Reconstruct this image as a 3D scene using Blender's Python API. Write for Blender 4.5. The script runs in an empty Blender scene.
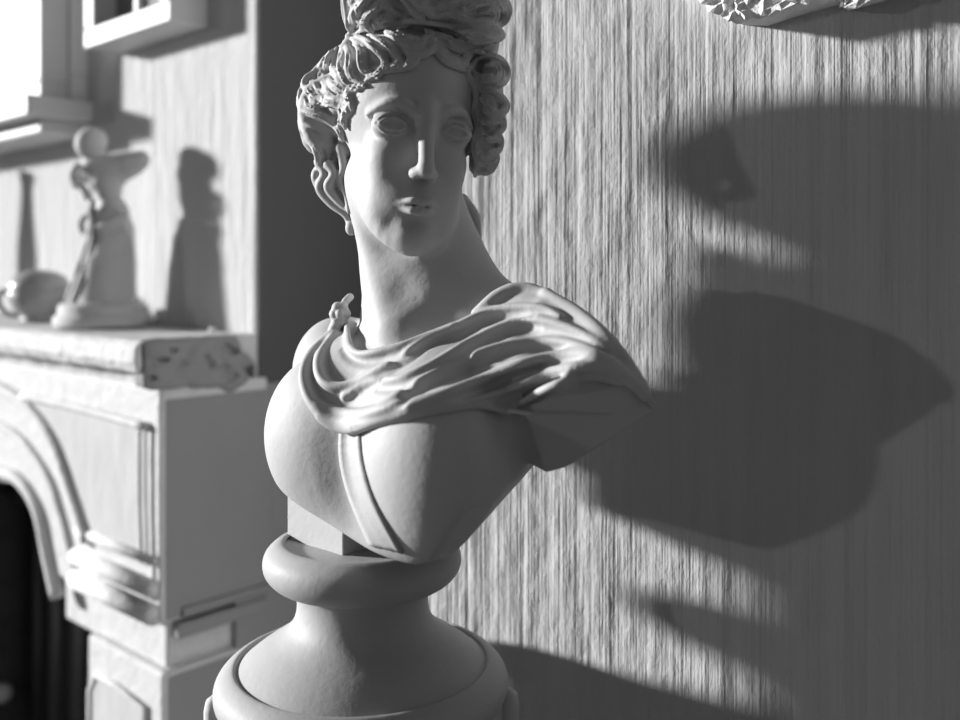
import bpy, bmesh, math, random
import numpy as np
from mathutils import Vector, Matrix
random.seed(7); np.random.seed(7)
S = bpy.context.scene
COL = S.collection
# ------------------------------------------------------------------ camera geometry
F, CX, HY, EYE = 950.0, 480.0, 270.0, 1.30
TH = math.atan2(1060.0, 950.0)
FW = np.array([-math.cos(TH), math.sin(TH), 0.0])      # viewing direction (level)
RT = np.array([math.sin(TH), math.cos(TH), 0.0])       # to the right
UP = np.array([0, 0, 1.0])
CAM = np.array([0, 0, EYE])
def ray(u): return FW + (u - CX) / F * RT
def P(u, v, t): return CAM + ray(u) * t + UP * ((HY - v) / F * t)
def onY(u, v, Y): return P(u, v, Y / ray(u)[1])
def onX(u, v, X): return P(u, v, X / ray(u)[0])
def loc(u, v, w):                                      # local frame of the bust: right, up, toward viewer (metres), w = 0 at 1 m
    t = 1.0 - w
    return np.array([(u - CX) / F * t, (HY - v) / F * t, w])
def toworld(q):
    q = np.asarray(q, float)
    return CAM + q[..., 0:1] * RT + q[..., 1:2] * UP + (1.0 - q[..., 2:3]) * FW
# ------------------------------------------------------------------ objects
def tag(o, label=None, cat=None, group=None, kind=None):
    if label: o['label'] = label
    if cat: o['category'] = cat
    if group: o['group'] = group
    if kind: o['kind'] = kind
    return o
def empty(name, at, label, cat, group=None):
    o = bpy.data.objects.new(name, None); o.empty_display_size = .05
    COL.objects.link(o); o.location = Vector(at)
    return tag(o, label, cat, group)
def mesh(name, verts, faces, mat, parent=None, smooth=True, label=None):
    v = np.asarray(verts, float)
    base = np.zeros(3)
    p = parent
    while p is not None:
        base = base + np.array(p.location); p = p.parent
    if parent is None:
        base = np.array([(v[:, 0].min() + v[:, 0].max()) / 2, (v[:, 1].min() + v[:, 1].max()) / 2, v[:, 2].min()])
    v = v - base
    me = bpy.data.meshes.new(name)
    if isinstance(faces, np.ndarray):
        n, k = faces.shape
        me.vertices.add(len(v)); me.vertices.foreach_set('co', v.astype(np.float32).ravel())
        me.loops.add(n * k); me.loops.foreach_set('vertex_index', faces.astype(np.int32).ravel())
        me.polygons.add(n); me.polygons.foreach_set('loop_start', np.arange(0, n * k, k, dtype=np.int32))
        me.update(calc_edges=True)
    else:
        me.from_pydata([tuple(x) for x in v], [], [tuple(f) for f in faces]); me.update()
    me.polygons.foreach_set('use_smooth', [smooth] * len(me.polygons))
    me.materials.append(mat)
    o = bpy.data.objects.new(name, me); COL.objects.link(o)
    if parent is not None: o.parent = parent
    else: o.location = Vector(base)
    if label: o['label'] = label
    return o
class MB:
    """collects shapes for ONE mesh object"""
    def __init__(s): s.v = []; s.f = []
    def add(s, V, Fc):
        n = len(s.v); s.v += [tuple(x) for x in V]; s.f += [tuple(i + n for i in f) for f in Fc]; return s
    def box(s, lo, hi):
        x0, y0, z0 = lo; x1, y1, z1 = hi
        V = [(x0,y0,z0),(x1,y0,z0),(x1,y1,z0),(x0,y1,z0),(x0,y0,z1),(x1,y0,z1),(x1,y1,z1),(x0,y1,z1)]
        return s.add(V, [(0,3,2,1),(4,5,6,7),(0,1,5,4),(1,2,6,5),(2,3,7,6),(3,0,4,7)])
    def prism(s, pts, d):                               # planar polygon pushed along vector d
        n = len(pts); d = np.array(d, float)
        A = [np.array(p, float) for p in pts]; B = [p + d for p in A]
        return s.add(A + B, [tuple(range(n)), tuple(range(2 * n - 1, n - 1, -1))] +
                     [(i, i + n, (i + 1) % n + n, (i + 1) % n) for i in range(n)])
    def tube(s, pts, r, n=10, sy=1.0, caps=True):
        pts = [np.array(p, float) for p in pts]; N = len(pts)
        R = r if hasattr(r, '__len__') else [r] * N
        V = []; Fc = []
        ref = np.array([.13, .21, 1.0])
        prev = None
        for i, p in enumerate(pts):
            t = pts[min(i + 1, N - 1)] - pts[max(i - 1, 0)]; t /= np.linalg.norm(t) + 1e-12
            a = np.cross(t, ref) if prev is None else prev - t * np.dot(prev, t)
            if np.linalg.norm(a) < 1e-6: a = np.cross(t, np.array([1.0, 0, 0]))
            a /= np.linalg.norm(a); prev = a; b = np.cross(t, a)
            for k in range(n):
                q = 2 * math.pi * k / n
                V.append(p + R[i] * (a * math.cos(q) + sy * b * math.sin(q)))
        for i in range(N - 1):
            for k in range(n):
                Fc.append((i*n+k, i*n+(k+1) % n, (i+1)*n+(k+1) % n, (i+1)*n+k))
        if caps: Fc += [tuple(range(n-1, -1, -1)), tuple(range((N-1)*n, N*n))]
        return s.add(V, Fc)
    def lathe(s, prof, c, n=64):                        # prof = [(radius, z)], c = axis point
        V = []; Fc = []
        for r, z in prof:
            for k in range(n):
                q = 2 * math.pi * k / n
                V.append((c[0] + r * math.cos(q), c[1] + r * math.sin(q), c[2] + z))
        for i in range(len(prof) - 1):
            for k in range(n):
                Fc.append((i*n+k, i*n+(k+1) % n, (i+1)*n+(k+1) % n, (i+1)*n+k))
        Fc += [tuple(range(n-1, -1, -1)), tuple(range((len(prof)-1)*n, len(prof)*n))]
        return s.add(V, Fc)
    def obj(s, name, mat, parent=None, smooth=False, bevel=0, seg=2, label=None):
        o = mesh(name, s.v, s.f, mat, parent, smooth, label)
        bm = bmesh.new(); bm.from_mesh(o.data)
        bmesh.ops.recalc_face_normals(bm, faces=bm.faces[:]); bm.to_mesh(o.data); bm.free()
        if bevel:
            m = o.modifiers.new('bevel', 'BEVEL'); m.width = bevel; m.segments = seg; m.limit_method = 'ANGLE'; m.angle_limit = .6
            m.harden_normals = False
        if smooth:
            for e in o.data.edges: pass
        return o
def spline(pts, n=8):                                   # Catmull-Rom through the points
    p = [np.array(x, float) for x in pts]
    p = [2 * p[0] - p[1]] + p + [2 * p[-1] - p[-2]]
    out = []
    for i in range(1, len(p) - 2):
        for k in range(n):
            t = k / n; a, b, c, d = p[i-1], p[i], p[i+1], p[i+2]
            out.append(.5 * ((2*b) + (c-a)*t + (2*a-5*b+4*c-d)*t*t + (3*b-a-3*c+d)*t**3))
    out.append(p[-2]); return np.array(out)
# ------------------------------------------------------------------ materials
def mat(name, col, rough=.85, bump=(), tone=(), spec=.3, metal=0):
    """bump / tone: lists of (scale xyz, detail, amount); bump amount in metres, tone amount = share of the colour"""
    m = bpy.data.materials.new(name); m.use_nodes = True
    nt = m.node_tree; b = nt.nodes['Principled BSDF']
    b.inputs['Roughness'].default_value = rough; b.inputs['Specular IOR Level'].default_value = spec
    b.inputs['Metallic'].default_value = metal
    b.inputs['Base Color'].default_value = (col, col, col, 1)
    tc = nt.nodes.new('ShaderNodeTexCoord')
    def noise(sc, det):
        mp = nt.nodes.new('ShaderNodeMapping'); mp.inputs['Scale'].default_value = sc
        nt.links.new(tc.outputs['Object'], mp.inputs[0])
        n = nt.nodes.new('ShaderNodeTexNoise'); n.inputs['Scale'].default_value = 1; n.inputs['Detail'].default_value = det
        n.inputs['Roughness'].default_value = .6
        nt.links.new(mp.outputs[0], n.inputs['Vector']); return n.outputs['Fac']
    def comb(lst):
        acc = None
        for sc, det, amt in lst:
            o = noise(sc, det)
            k = nt.nodes.new('ShaderNodeMath'); k.operation = 'MULTIPLY_ADD'
            nt.links.new(o, k.inputs[0]); k.inputs[1].default_value = amt; k.inputs[2].default_value = -amt * .5
            if acc is None: acc = k.outputs[0]
            else:
                a = nt.nodes.new('ShaderNodeMath'); a.operation = 'ADD'
                nt.links.new(acc, a.inputs[0]); nt.links.new(k.outputs[0], a.inputs[1]); acc = a.outputs[0]
        return acc
    if bump:
        h = comb(bump); bp = nt.nodes.new('ShaderNodeBump'); bp.inputs['Strength'].default_value = 1; bp.inputs['Distance'].default_value = 1
        nt.links.new(h, bp.inputs['Height']); nt.links.new(bp.outputs[0], b.inputs['Normal'])
    if tone:
        h = comb(tone); k = nt.nodes.new('ShaderNodeMath'); k.operation = 'MULTIPLY_ADD'
        nt.links.new(h, k.inputs[0]); k.inputs[1].default_value = col; k.inputs[2].default_value = col; k.use_clamp = True
        cc = nt.nodes.new('ShaderNodeCombineColor')
        for i in range(3): nt.links.new(k.outputs[0], cc.inputs[i])
        nt.links.new(cc.outputs[0], b.inputs['Base Color'])
    return m
# ------------------------------------------------------------------ carving in a voxel field
class Vol:
    def __init__(s, lo, hi, h):
        s.lo = np.array(lo, float); s.h = h
        s.n = np.ceil((np.array(hi) - s.lo) / h).astype(int) + 1
        s.ax = [(s.lo[i] + h * np.arange(s.n[i])).astype(np.float32) for i in range(3)]
        s.d = np.full(s.n, .2, np.float32)
    def sl(s, lo, hi):
        a = np.clip(np.floor((np.array(lo) - s.lo) / s.h).astype(int), 0, s.n)
        b = np.clip(np.ceil((np.array(hi) - s.lo) / s.h).astype(int) + 1, 0, s.n)
        return tuple(slice(a[i], max(a[i], b[i])) for i in range(3))
    def grid(s, sl):
        return s.ax[0][sl[0]][:, None, None], s.ax[1][sl[1]][None, :, None], s.ax[2][sl[2]][None, None, :]
    def put(s, sl, b, k=0.0, mode='add'):
        a = s.d[sl]
        if mode == 'cut':
            b = -b
            if k > 0:
                q = np.clip(.5 + .5 * (a - b) / k, 0, 1); r = b + (a - b) * q + k * q * (1 - q)
            else: r = np.maximum(a, b)
        else:
            if k > 0:
                q = np.clip(.5 + .5 * (b - a) / k, 0, 1); r = b + (a - b) * q - k * q * (1 - q)
            else: r = np.minimum(a, b)
        s.d[sl] = r
    def ell(s, c, r, R=None, k=0.0, mode='add', pad=.030):
        c = np.asarray(c, float); r = np.asarray(r, float)
        R = np.eye(3) if R is None else R               # columns: the ellipsoid's axes
        ext = np.sqrt(((R * r[None, :]) ** 2).sum(1)) + pad + k
        sl = s.sl(c - ext, c + ext)
        X, Y, Z = s.grid(sl); X = X - c[0]; Y = Y - c[1]; Z = Z - c[2]
        k0 = 0; k1 = 0
        for i in range(3):
            q = (X * np.float32(R[0, i]) + Y * np.float32(R[1, i]) + Z * np.float32(R[2, i])) / np.float32(r[i])
            k0 = k0 + q * q; k1 = k1 + (q / np.float32(r[i])) ** 2
        k0 = np.sqrt(k0); k1 = np.sqrt(k1) + 1e-9
        s.put(sl, k0 * (k0 - 1) / k1, k, mode)
    def tube(s, pts, r, k=0.0, mode='add', pad=.006):
        pts = np.asarray(pts, float); N = len(pts)
        r = np.asarray(r, float) * np.ones(N)
        m = r.max() + pad + k
        sl = s.sl(pts.min(0) - m, pts.max(0) + m)
        if any(q.stop <= q.start for q in sl): return
        T = np.full([q.stop - q.start for q in sl], .2, np.float32)
        for i in range(N - 1):
            a, b = pts[i], pts[i + 1]
            mm = max(r[i], r[i + 1]) + pad + k
            s2 = s.sl(np.minimum(a, b) - mm, np.maximum(a, b) + mm)
            if any(q.stop <= q.start for q in s2): continue
            X, Y, Z = s.grid(s2); ab = b - a; L = float((ab ** 2).sum()) + 1e-12
            X = X - np.float32(a[0]); Y = Y - np.float32(a[1]); Z = Z - np.float32(a[2])
            t = np.clip((X * np.float32(ab[0] / L) + Y * np.float32(ab[1] / L) + Z * np.float32(ab[2] / L)), 0, 1)
            d = np.sqrt((X - t * np.float32(ab[0])) ** 2 + (Y - t * np.float32(ab[1])) ** 2 + (Z - t * np.float32(ab[2])) ** 2) - (r[i] + (r[i+1] - r[i]) * t).astype(np.float32)
            st = tuple(slice(s2[j].start - sl[j].start, s2[j].stop - sl[j].start) for j in range(3))
            T[st] = np.minimum(T[st], d)
        s.put(sl, T, k, mode)
    def tri(s, a, b, c, r, k=0.0, mode='add', pad=.01):
        a, b, c = (np.asarray(q, float) for q in (a, b, c)); m = r + pad + k
        sl = s.sl(np.minimum(np.minimum(a, b), c) - m, np.maximum(np.maximum(a, b), c) + m)
        X, Y, Z = s.grid(sl)
        Pp = np.stack(np.broadcast_arrays(X, Y, Z), -1).astype(np.float32)
        def seg(p, q):
            e = q - p; t = np.clip(((Pp - p) @ e) / (e @ e), 0, 1)
            return (((Pp - p) - t[..., None] * e) ** 2).sum(-1)
        nrm = np.cross(b - a, c - a); nrm /= np.linalg.norm(nrm)
        ins = np.ones(Pp.shape[:3], bool)
        for p, q in ((a, b), (b, c), (c, a)): ins &= ((Pp - p) @ np.cross(nrm, q - p)) >= 0
        d2 = np.where(ins, ((Pp - a) @ nrm) ** 2, np.minimum(np.minimum(seg(a, b), seg(b, c)), seg(c, a)))
        s.put(sl, (np.sqrt(d2) - r).astype(np.float32), k, mode)
    def fn(s, lo, hi, f, k=0.0, mode='add'):
        sl = s.sl(lo, hi); s.put(sl, f(*s.grid(sl)).astype(np.float32), k, mode)
    def at(s, p):                                       # trilinear value
        q = (np.asarray(p, float) - s.lo) / s.h
        i = np.clip(np.floor(q).astype(int), 0, s.n - 2); f = np.clip(q - i, 0, 1); v = 0
        for a in (0, 1):
            for b in (0, 1):
                for c in (0, 1):
                    wgt = (f[..., 0] if a else 1 - f[..., 0]) * (f[..., 1] if b else 1 - f[..., 1]) * (f[..., 2] if c else 1 - f[..., 2])
                    v = v + wgt * s.d[i[..., 0] + a, i[..., 1] + b, i[..., 2] + c]
        return v
    def normal(s, p):
        e = s.h * 1.5; p = np.asarray(p, float)
        g = np.array([s.at(p + np.eye(3)[i] * e) - s.at(p - np.eye(3)[i] * e) for i in range(3)])
        return g / (np.linalg.norm(g) + 1e-9)
    def hit(s, u, v, off=0.0, t0=.72, t1=1.22):         # first point of the surface along a line of sight
        t = np.linspace(t0, t1, 700)
        p = np.stack([(u - CX) / F * t, (HY - v) / F * t, 1 - t], -1)
        d = s.at(p) - off
        j = np.nonzero(d < 0)[0]
        i = j[0] if len(j) else int(np.argmin(d))
        return p[i]
    def surf(s, smooth=1):
        d = s.d; n = s.n
        sg = d < 0
        act = np.zeros(n - 1, bool); allin = np.ones(n - 1, bool)
        cs = [(a, b, c) for a in (0, 1) for b in (0, 1) for c in (0, 1)]
        for a, b, c in cs:
            q = sg[a:n[0]-1+a, b:n[1]-1+b, c:n[2]-1+c]; act |= q; allin &= q
        act &= ~allin
        I = np.argwhere(act)
        idx = np.full(n - 1, -1, np.int32); idx[act] = np.arange(len(I))
        val = {c: d[I[:, 0]+c[0], I[:, 1]+c[1], I[:, 2]+c[2]] for c in cs}
        acc = np.zeros((len(I), 3)); cnt = np.zeros(len(I))
        for c in cs:
            for axis in range(3):
                if c[axis]: continue
                e = list(c); e[axis] = 1; e = tuple(e)
                a, b = val[c], val[e]; m = (a < 0) != (b < 0)
                t = np.where(m, a / np.where(m, a - b, 1), 0)
                pt = np.tile(np.array(c, float), (len(I), 1)); pt[:, axis] += t
                acc[m] += pt[m]; cnt[m] += 1
        V = s.lo + s.h * (I + acc / cnt[:, None])
        Fs = []
        for axis in range(3):
            o1, o2 = [(1, 2), (2, 0), (0, 1)][axis]
            sa = [slice(None)] * 3; sb = [slice(None)] * 3
            sa[axis] = slice(0, n[axis]-1); sb[axis] = slice(1, n[axis])
            A = sg[tuple(sa)]; B = sg[tuple(sb)]
            E = np.argwhere(A != B)
            ok = (E[:, o1] > 0) & (E[:, o2] > 0) & (E[:, o1] < n[o1]-1) & (E[:, o2] < n[o2]-1)
            E = E[ok]
            fl = A[E[:, 0], E[:, 1], E[:, 2]]
            def g(x, y):
                q = E.copy(); q[:, o1] -= x; q[:, o2] -= y
                return idx[q[:, 0], q[:, 1], q[:, 2]]
            Q = np.stack([g(1, 1), g(0, 1), g(0, 0), g(1, 0)], 1)
            Q[~fl] = Q[~fl][:, ::-1]
            Fs.append(Q)
        Fq = np.concatenate(Fs)
        for _ in range(smooth):                         # umbrella smoothing
            S1 = np.zeros_like(V); c1 = np.zeros(len(V))
            for a, b in ((0, 1), (1, 2), (2, 3), (3, 0)):
                np.add.at(S1, Fq[:, a], V[Fq[:, b]]); np.add.at(c1, Fq[:, a], 1)
                np.add.at(S1, Fq[:, b], V[Fq[:, a]]); np.add.at(c1, Fq[:, b], 1)
            V = .5 * V + .5 * S1 / c1[:, None]
        return V, Fq
def rotm(yaw=0, pitch=0, roll=0):                       # yaw: turn to viewer's right, pitch: nod down, roll: lean to viewer's right
    y, p, r = (math.radians(q) for q in (yaw, pitch, roll))
    Ry = np.array([[math.cos(y), 0, math.sin(y)], [0, 1, 0], [-math.sin(y), 0, math.cos(y)]])
    Rx = np.array([[1, 0, 0], [0, math.cos(p), -math.sin(p)], [0, math.sin(p), math.cos(p)]])
    Rz = np.array([[math.cos(-r), -math.sin(-r), 0], [math.sin(-r), math.cos(-r), 0], [0, 0, 1]])
    return Rz @ Ry @ Rx
# ------------------------------------------------------------------ materials of the place
M_WALL = mat('limewashed_plaster', .53, .9,
             bump=[((105, 1, 1.7), 5, .0021), ((300, 1, 5), 3, .0007), ((34, 1, .9), 3, .0045), ((50, 50, 16), 4, .0018), ((9, 1, 5), 3, .012), ((160, 160, 90), 3, .0010)],
             tone=[((60, 1, 1.5), 4, .22), ((5, 5, 4), 3, .16)])
M_BREAST = mat('brushed_plaster', .53, .9,
               bump=[((70, 1, 2.5), 5, .004), ((25, 1, 6), 4, .007), ((60, 60, 40), 4, .002)], tone=[((40, 1, 2), 4, .16)])
M_DARK = mat('dark_plaster', .085, .8, bump=[((14, 14, 8), 4, .004)])  # one even dark tone for the chimney return and the recess
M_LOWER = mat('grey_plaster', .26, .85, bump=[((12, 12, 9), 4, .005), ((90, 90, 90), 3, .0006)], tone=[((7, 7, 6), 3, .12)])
M_WHITE = mat('chipped_white_paint', .58, .7, bump=[((30, 30, 30), 5, .004), ((120, 120, 120), 3, .0008)], tone=[((26, 26, 26), 5, .28)])
M_PANEL = mat('aged_white_panel', .50, .8, bump=[((14, 14, 5), 4, .004)], tone=[((20, 20, 9), 4, .35)])
M_FRAME = mat('white_frame_paint', .54, .5, bump=[((40, 40, 40), 3, .0006)])
M_SHADOWBOX = mat('grey_frame_paint', .55, .5, bump=[((40, 40, 40), 3, .0006)])
M_LINEN = mat('grey_backing_cloth', .30, .9, bump=[((120, 120, 20), 3, .001)], tone=[((50, 50, 6), 3, .5)])
M_PALE = mat('pale_picture_paper', .44, .6, tone=[((9, 9, 9), 4, .22)])
M_SOOT = mat('sooty_brick', .06, .95, bump=[((20, 20, 30), 4, .01)], tone=[((12, 12, 18), 4, 1.0)])
M_IRON = mat('black_iron', .05, .45, spec=.5, bump=[((60, 60, 60), 3, .0006)])
M_STAT = mat('statuette_plaster', .52, .75, bump=[((90, 90, 90), 3, .0008)])
M_POT = mat('glazed_grey_pottery', .34, .35, spec=.5)
M_RELIEF = mat('rough_broken_plaster', .78, .9, bump=[((300, 300, 300), 4, .0014), ((120, 120, 120), 3, .0022)], tone=[((80, 80, 80), 4, .3)])
M_FLOOR = mat('worn_floorboards', .12, .7, bump=[((3, 60, 60), 4, .002)], tone=[((2, 30, 30), 4, .6)])
# ------------------------------------------------------------------ the setting
XM, YM, YC, YW, XE = -1.377, .78, .965, .86, -.900
WM, WC = .26, .838 + .26 * .763                         # the right wall: Y = WM * X + WC
def onW(u, v, off=0.0):
    r = ray(u); return P(u, v, (WC - off * math.sqrt(1 + WM * WM)) / (r[1] - WM * r[0]))
Z = lambda h: EYE + h
def struct(mb, name, m, **k): return tag(mb.obj(name, m, **k), kind='structure')
f = MB().box((-3.6, -2.2, -.05), (1.6, 1.6, 0)); struct(f, 'floor', M_FLOOR)
w = MB().box((XE, WM * XE + WC, 0), (XE + 2.6, WM * XE + WC + .55, 2.7)); w = struct(w, 'wall_right', M_WALL, bevel=.012, seg=3)
piv = Vector((XE, WM * XE + WC, 0)); off_ = w.location - piv
rz = Matrix.Rotation(math.atan(WM), 4, 'Z'); w.rotation_euler = (0, 0, math.atan(WM)); w.location = piv + rz @ off_
XO, XI = -2.67, -1.63                                   # the fire opening behind the mantelpiece
b = MB().box((-3.6, YC, .95), (XM - .008, YC + .5, 2.7)); struct(b, 'wall_left', M_BREAST, bevel=.006, seg=3)
struct(MB().box((XI + .021, YC, 0), (XM - .008, YC + .5, .95)), 'wall_pier', M_BREAST)
struct(MB().box((-3.6, YC, 0), (XO - .061, YC + .5, .95)), 'wall_hearthside', M_BREAST)
# return of the chimney breast, coloured darker than its front, and the thicker plaster below it
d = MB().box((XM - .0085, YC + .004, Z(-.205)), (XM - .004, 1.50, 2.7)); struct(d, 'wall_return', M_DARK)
d = MB().box((XM - .008, YM + .14, 0), (XM - .001, 1.50, Z(-.197))); struct(d, 'wall_dado', M_LOWER, bevel=.004, seg=3)
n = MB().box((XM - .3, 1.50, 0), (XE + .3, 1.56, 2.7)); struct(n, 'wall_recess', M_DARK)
# ------------------------------------------------------------------ mantelpiece
def MX(u, v, Y=None):
    p = onY(u, v, YM if Y is None else Y); return p
mt = empty('mantelpiece', (XM - .8, YM, 0), 'chipped white arched mantelpiece on the left wall with pale recessed panel', 'mantelpiece')
arch = [(0, 482), (22, 487), (36, 505), (43, 530), (50, 561), (58, 597), (67, 615), (78, 655), (85, 720)]
A = spline([MX(*q) for q in arch], 5)
XA = A[0][0]; XC = (XO + XI) / 2
right = [(p[0], p[2]) for p in A]
apex = [(XC, right[0][1] + .03)]
left = [(2 * XC - x, z) for x, z in right]
HB, HN = Z(-.562), Z(-.640)                             # capital underside, top of the lower jamb
XL = 2 * XC - XM
def clip(lst, zmin): return [q for q in lst if q[1] > zmin + .004]
xr = np.interp(-HB, [-z for x, z in right], [x for x, z in right])
xr2 = np.interp(-HN, [-z for x, z in right], [x for x, z in right])
TOPZ = Z(-.185)
sb = MB()
top = [(XM, HB), (XM, TOPZ), (XL, TOPZ), (XL, HB), (2 * XC - xr, HB)] + list(reversed([(2 * XC - x, z) for x, z in reversed(clip(right, HB))]))[::-1] + []
lft = [(2 * XC - x, z) for x, z in clip(right, HB)][::-1]
poly = [(XM, HB), (XM, TOPZ), (XL, TOPZ), (XL, HB), (2 * XC - xr, HB)] + lft + apex + clip(right, HB) + [(xr, HB)]
sb.prism([(x, YM, z) for x, z in poly], (0, .205, 0))
for sgn in (1, -1):
    def mx(x): return x if sgn == 1 else 2 * XC - x
    def bx(x0, x1, y0, y1, z0, z1):
        a, c = sorted((mx(x0), mx(x1))); sb.box((a, y0, z0), (c, y1, z1))
    bx(xr + .002, XM - .018, YM + .022, YM + .20, HN - .01, HB + .01)
    bx(XI, XM, YM + .004, YM + .205, 0, HN)
surround = sb.obj('surround', M_WHITE, mt, bevel=.007, seg=3)
# grey side facing the room
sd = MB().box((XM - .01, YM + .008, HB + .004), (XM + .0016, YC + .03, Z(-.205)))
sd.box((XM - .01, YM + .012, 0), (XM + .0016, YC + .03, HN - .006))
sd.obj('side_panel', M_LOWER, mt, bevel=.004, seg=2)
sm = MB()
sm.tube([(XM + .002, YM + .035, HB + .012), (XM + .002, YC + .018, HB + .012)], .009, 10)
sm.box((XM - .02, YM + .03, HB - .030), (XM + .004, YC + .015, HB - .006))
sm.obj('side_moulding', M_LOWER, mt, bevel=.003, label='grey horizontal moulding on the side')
# shelf with a worn nose and a bed moulding
sh = MB()
prof = [(.183, 0), (.183, -.052), (.035, -.052), (.028, -.075), (.006, -.082), (-.004, -.055), (-.036, -.050), (-.043, -.034), (-.041, -.010), (-.030, 0)]
prof = [(YM + y, Z(-.110) + z) for y, z in prof]
ZS = Z(-.110)
V = []; NX = 70
for i in range(NX + 1):
    x = XL + (XM - XL) * i / NX
    for j, (y, z) in enumerate(prof):
        j1 = .0012 * math.sin(i * 1.7 + j) + .0012 * math.sin(i * .63 + 2 * j) if 3 < j < 9 else 0
        V.append((x - (.004 * abs(math.sin(j * 2.1)) if i == NX else 0), y + j1, z + .5 * j1))
np_ = len(prof)
Fc = [(i*np_+j, i*np_+(j+1) % np_, (i+1)*np_+(j+1) % np_, (i+1)*np_+j) for i in range(NX) for j in range(np_)]
Fc += [tuple(range(np_)), tuple(range(NX*np_, (NX+1)*np_))[::-1]]
sh.add(V, Fc); sh.obj('shelf', M_WHITE, mt, bevel=.004, seg=2)
# broken plaster end of the shelf
rr = random.Random(3)
be = Vol((-.03, -.06, -.115), (.02, .20, .015), .003)
be.fn(be.lo, be.lo + be.h * be.n, lambda X, Y, Zc: np.maximum(np.maximum(np.abs(X + .012) - .012, np.abs(Y - .055) - .080), np.abs(Zc + .035) - .033) - .004, 0)
for k in range(34): be.ell((-.002 + .006 * rr.random(), -.01 + .16 * rr.random(), -.008 - .072 * rr.random()), (.008, .010 + .016 * rr.random(), .006 + .010 * rr.random()), None, .010)
for k in range(14): be.ell((.006, -.02 + .16 * rr.random(), -.012 - .06 * rr.random()), (.006, .006 + .008 * rr.random(), .003 + .004 * rr.random()), None, .004, 'cut')
V_, F_ = be.surf(1); V_ = V_ + np.array([XM, YM, ZS - .002])
mesh('broken_shelf_end', V_, F_, M_LOWER, mt, label='broken grey plaster at the end of the shelf')
def bead(name, pts, r, y=0.0, m=None, lab=None, sy=1.0):
    q = spline([MX(*p) + np.array([0, y, 0]) for p in pts], 6)
    return MB().tube(q, r, 10).obj(name, m or M_WHITE, mt, smooth=True, label=lab)
bead('arch_moulding', [(-40, 462), (0, 471), (22, 481), (40, 510), (50, 557), (59, 597)], .013, -.002)
bead('arch_moulding', [(-40, 414), (0, 425), (25, 442), (50, 478), (64, 520), (74, 560), (80, 580)], .009, -.001)
bead('arch_moulding', [(-40, 368), (0, 387), (29, 406), (55, 440), (76, 498), (90, 541)], .013, -.002)
# recessed panel frame
pn = [(24, 398), (60, 405), (100, 415), (146, 427), (146, 500), (148, 566), (120, 556), (94, 545), (84, 515), (72, 470), (56, 436), (40, 414)]
pp = [MX(*q) for q in pn]
MB().prism([p + np.array([0, -.0025, 0]) for p in pp], (0, .003, 0)).obj('spandrel_panel', M_PANEL, mt)
bead('panel_moulding', [(24, 396), (60, 403), (100, 413), (150, 427)], .0075, -.004)
bead('panel_moulding', [(141, 430), (141, 500), (143, 562)], .0035, -.002)
bead('panel_moulding', [(152, 425), (152, 500), (154, 600)], .008, .004)
# capital of the right jamb
cp = MB()
for (z0, pr, r) in ((-.462, .002, .009), (-.505, .014, .015), (-.545, .018, .017)):
    zz = Z(z0); xx = np.interp(-zz, [-z for x, z in right], [x for x, z in right]) if zz < right[0][1] else XI - .05
    xx = max(xx, MX(84, 560)[0])
    cp.tube([(max(xx, XI - .01) - .02, YM - pr * .4, zz), (XM - .006, YM - pr * .4, zz - .0)], r, 10)
cp.obj('capital', M_WHITE, mt, smooth=True)
jp = [MX(93, 678), MX(112, 688), MX(141, 706), MX(141, 900), MX(93, 900)]
MB().prism([p + np.array([0, -.0005, 0]) for p in jp], (0, .003, 0)).obj('jamb_panel', M_PANEL, mt)
q = [MX(90, 900), MX(90, 690), MX(96, 676), MX(115, 686), MX(144, 706), MX(144, 900)]
MB().tube([p + np.array([0, .002, 0]) for p in q], .007, 8).obj('jamb_moulding', M_WHITE, mt, smooth=True)
# ------------------------------------------------------------------ fireplace inside
struct(MB().box((XO - .02, 1.42, 0), (XI + .021, 1.465, .95)), 'wall_fireback', M_SOOT)
struct(MB().box((XO - .06, YC + .032, 0), (XO - .02, 1.465, .95)), 'wall_hearth', M_SOOT)
st = empty('iron_stove', (XC, 1.20, 0), 'black iron stove standing in the dark fireplace opening', 'stove')
MB().box((XC - .42, 1.09, .06), (XC + .42, 1.36, .70)).obj('body', M_IRON, st, bevel=.02)
MB().box((XC - .47, 1.03, .70), (XC + .47, 1.38, .735)).obj('top_plate', M_IRON, st, bevel=.008)
for i in range(7):
    x = XC - .36 + .12 * i
    MB().tube([(x, 1.075, .10), (x, 1.075, .66)], .011, 8).obj('bar', M_IRON, st, smooth=True)
for x in (XC - .38, XC + .38):
    for y in (1.13, 1.31): MB().tube([(x, y, 0), (x, y, .08)], [.025, .018], 10).obj('leg', M_IRON, st, smooth=True)
k = onY(2, 693, 1.05)
MB().lathe([(.002, -.026), (.016, -.022), (.025, -.008), (.027, .004), (.022, .016), (.012, .024), (.002, .026)], k, 20).obj('knob', M_FRAME, st, smooth=True, label='round white knob')
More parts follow.
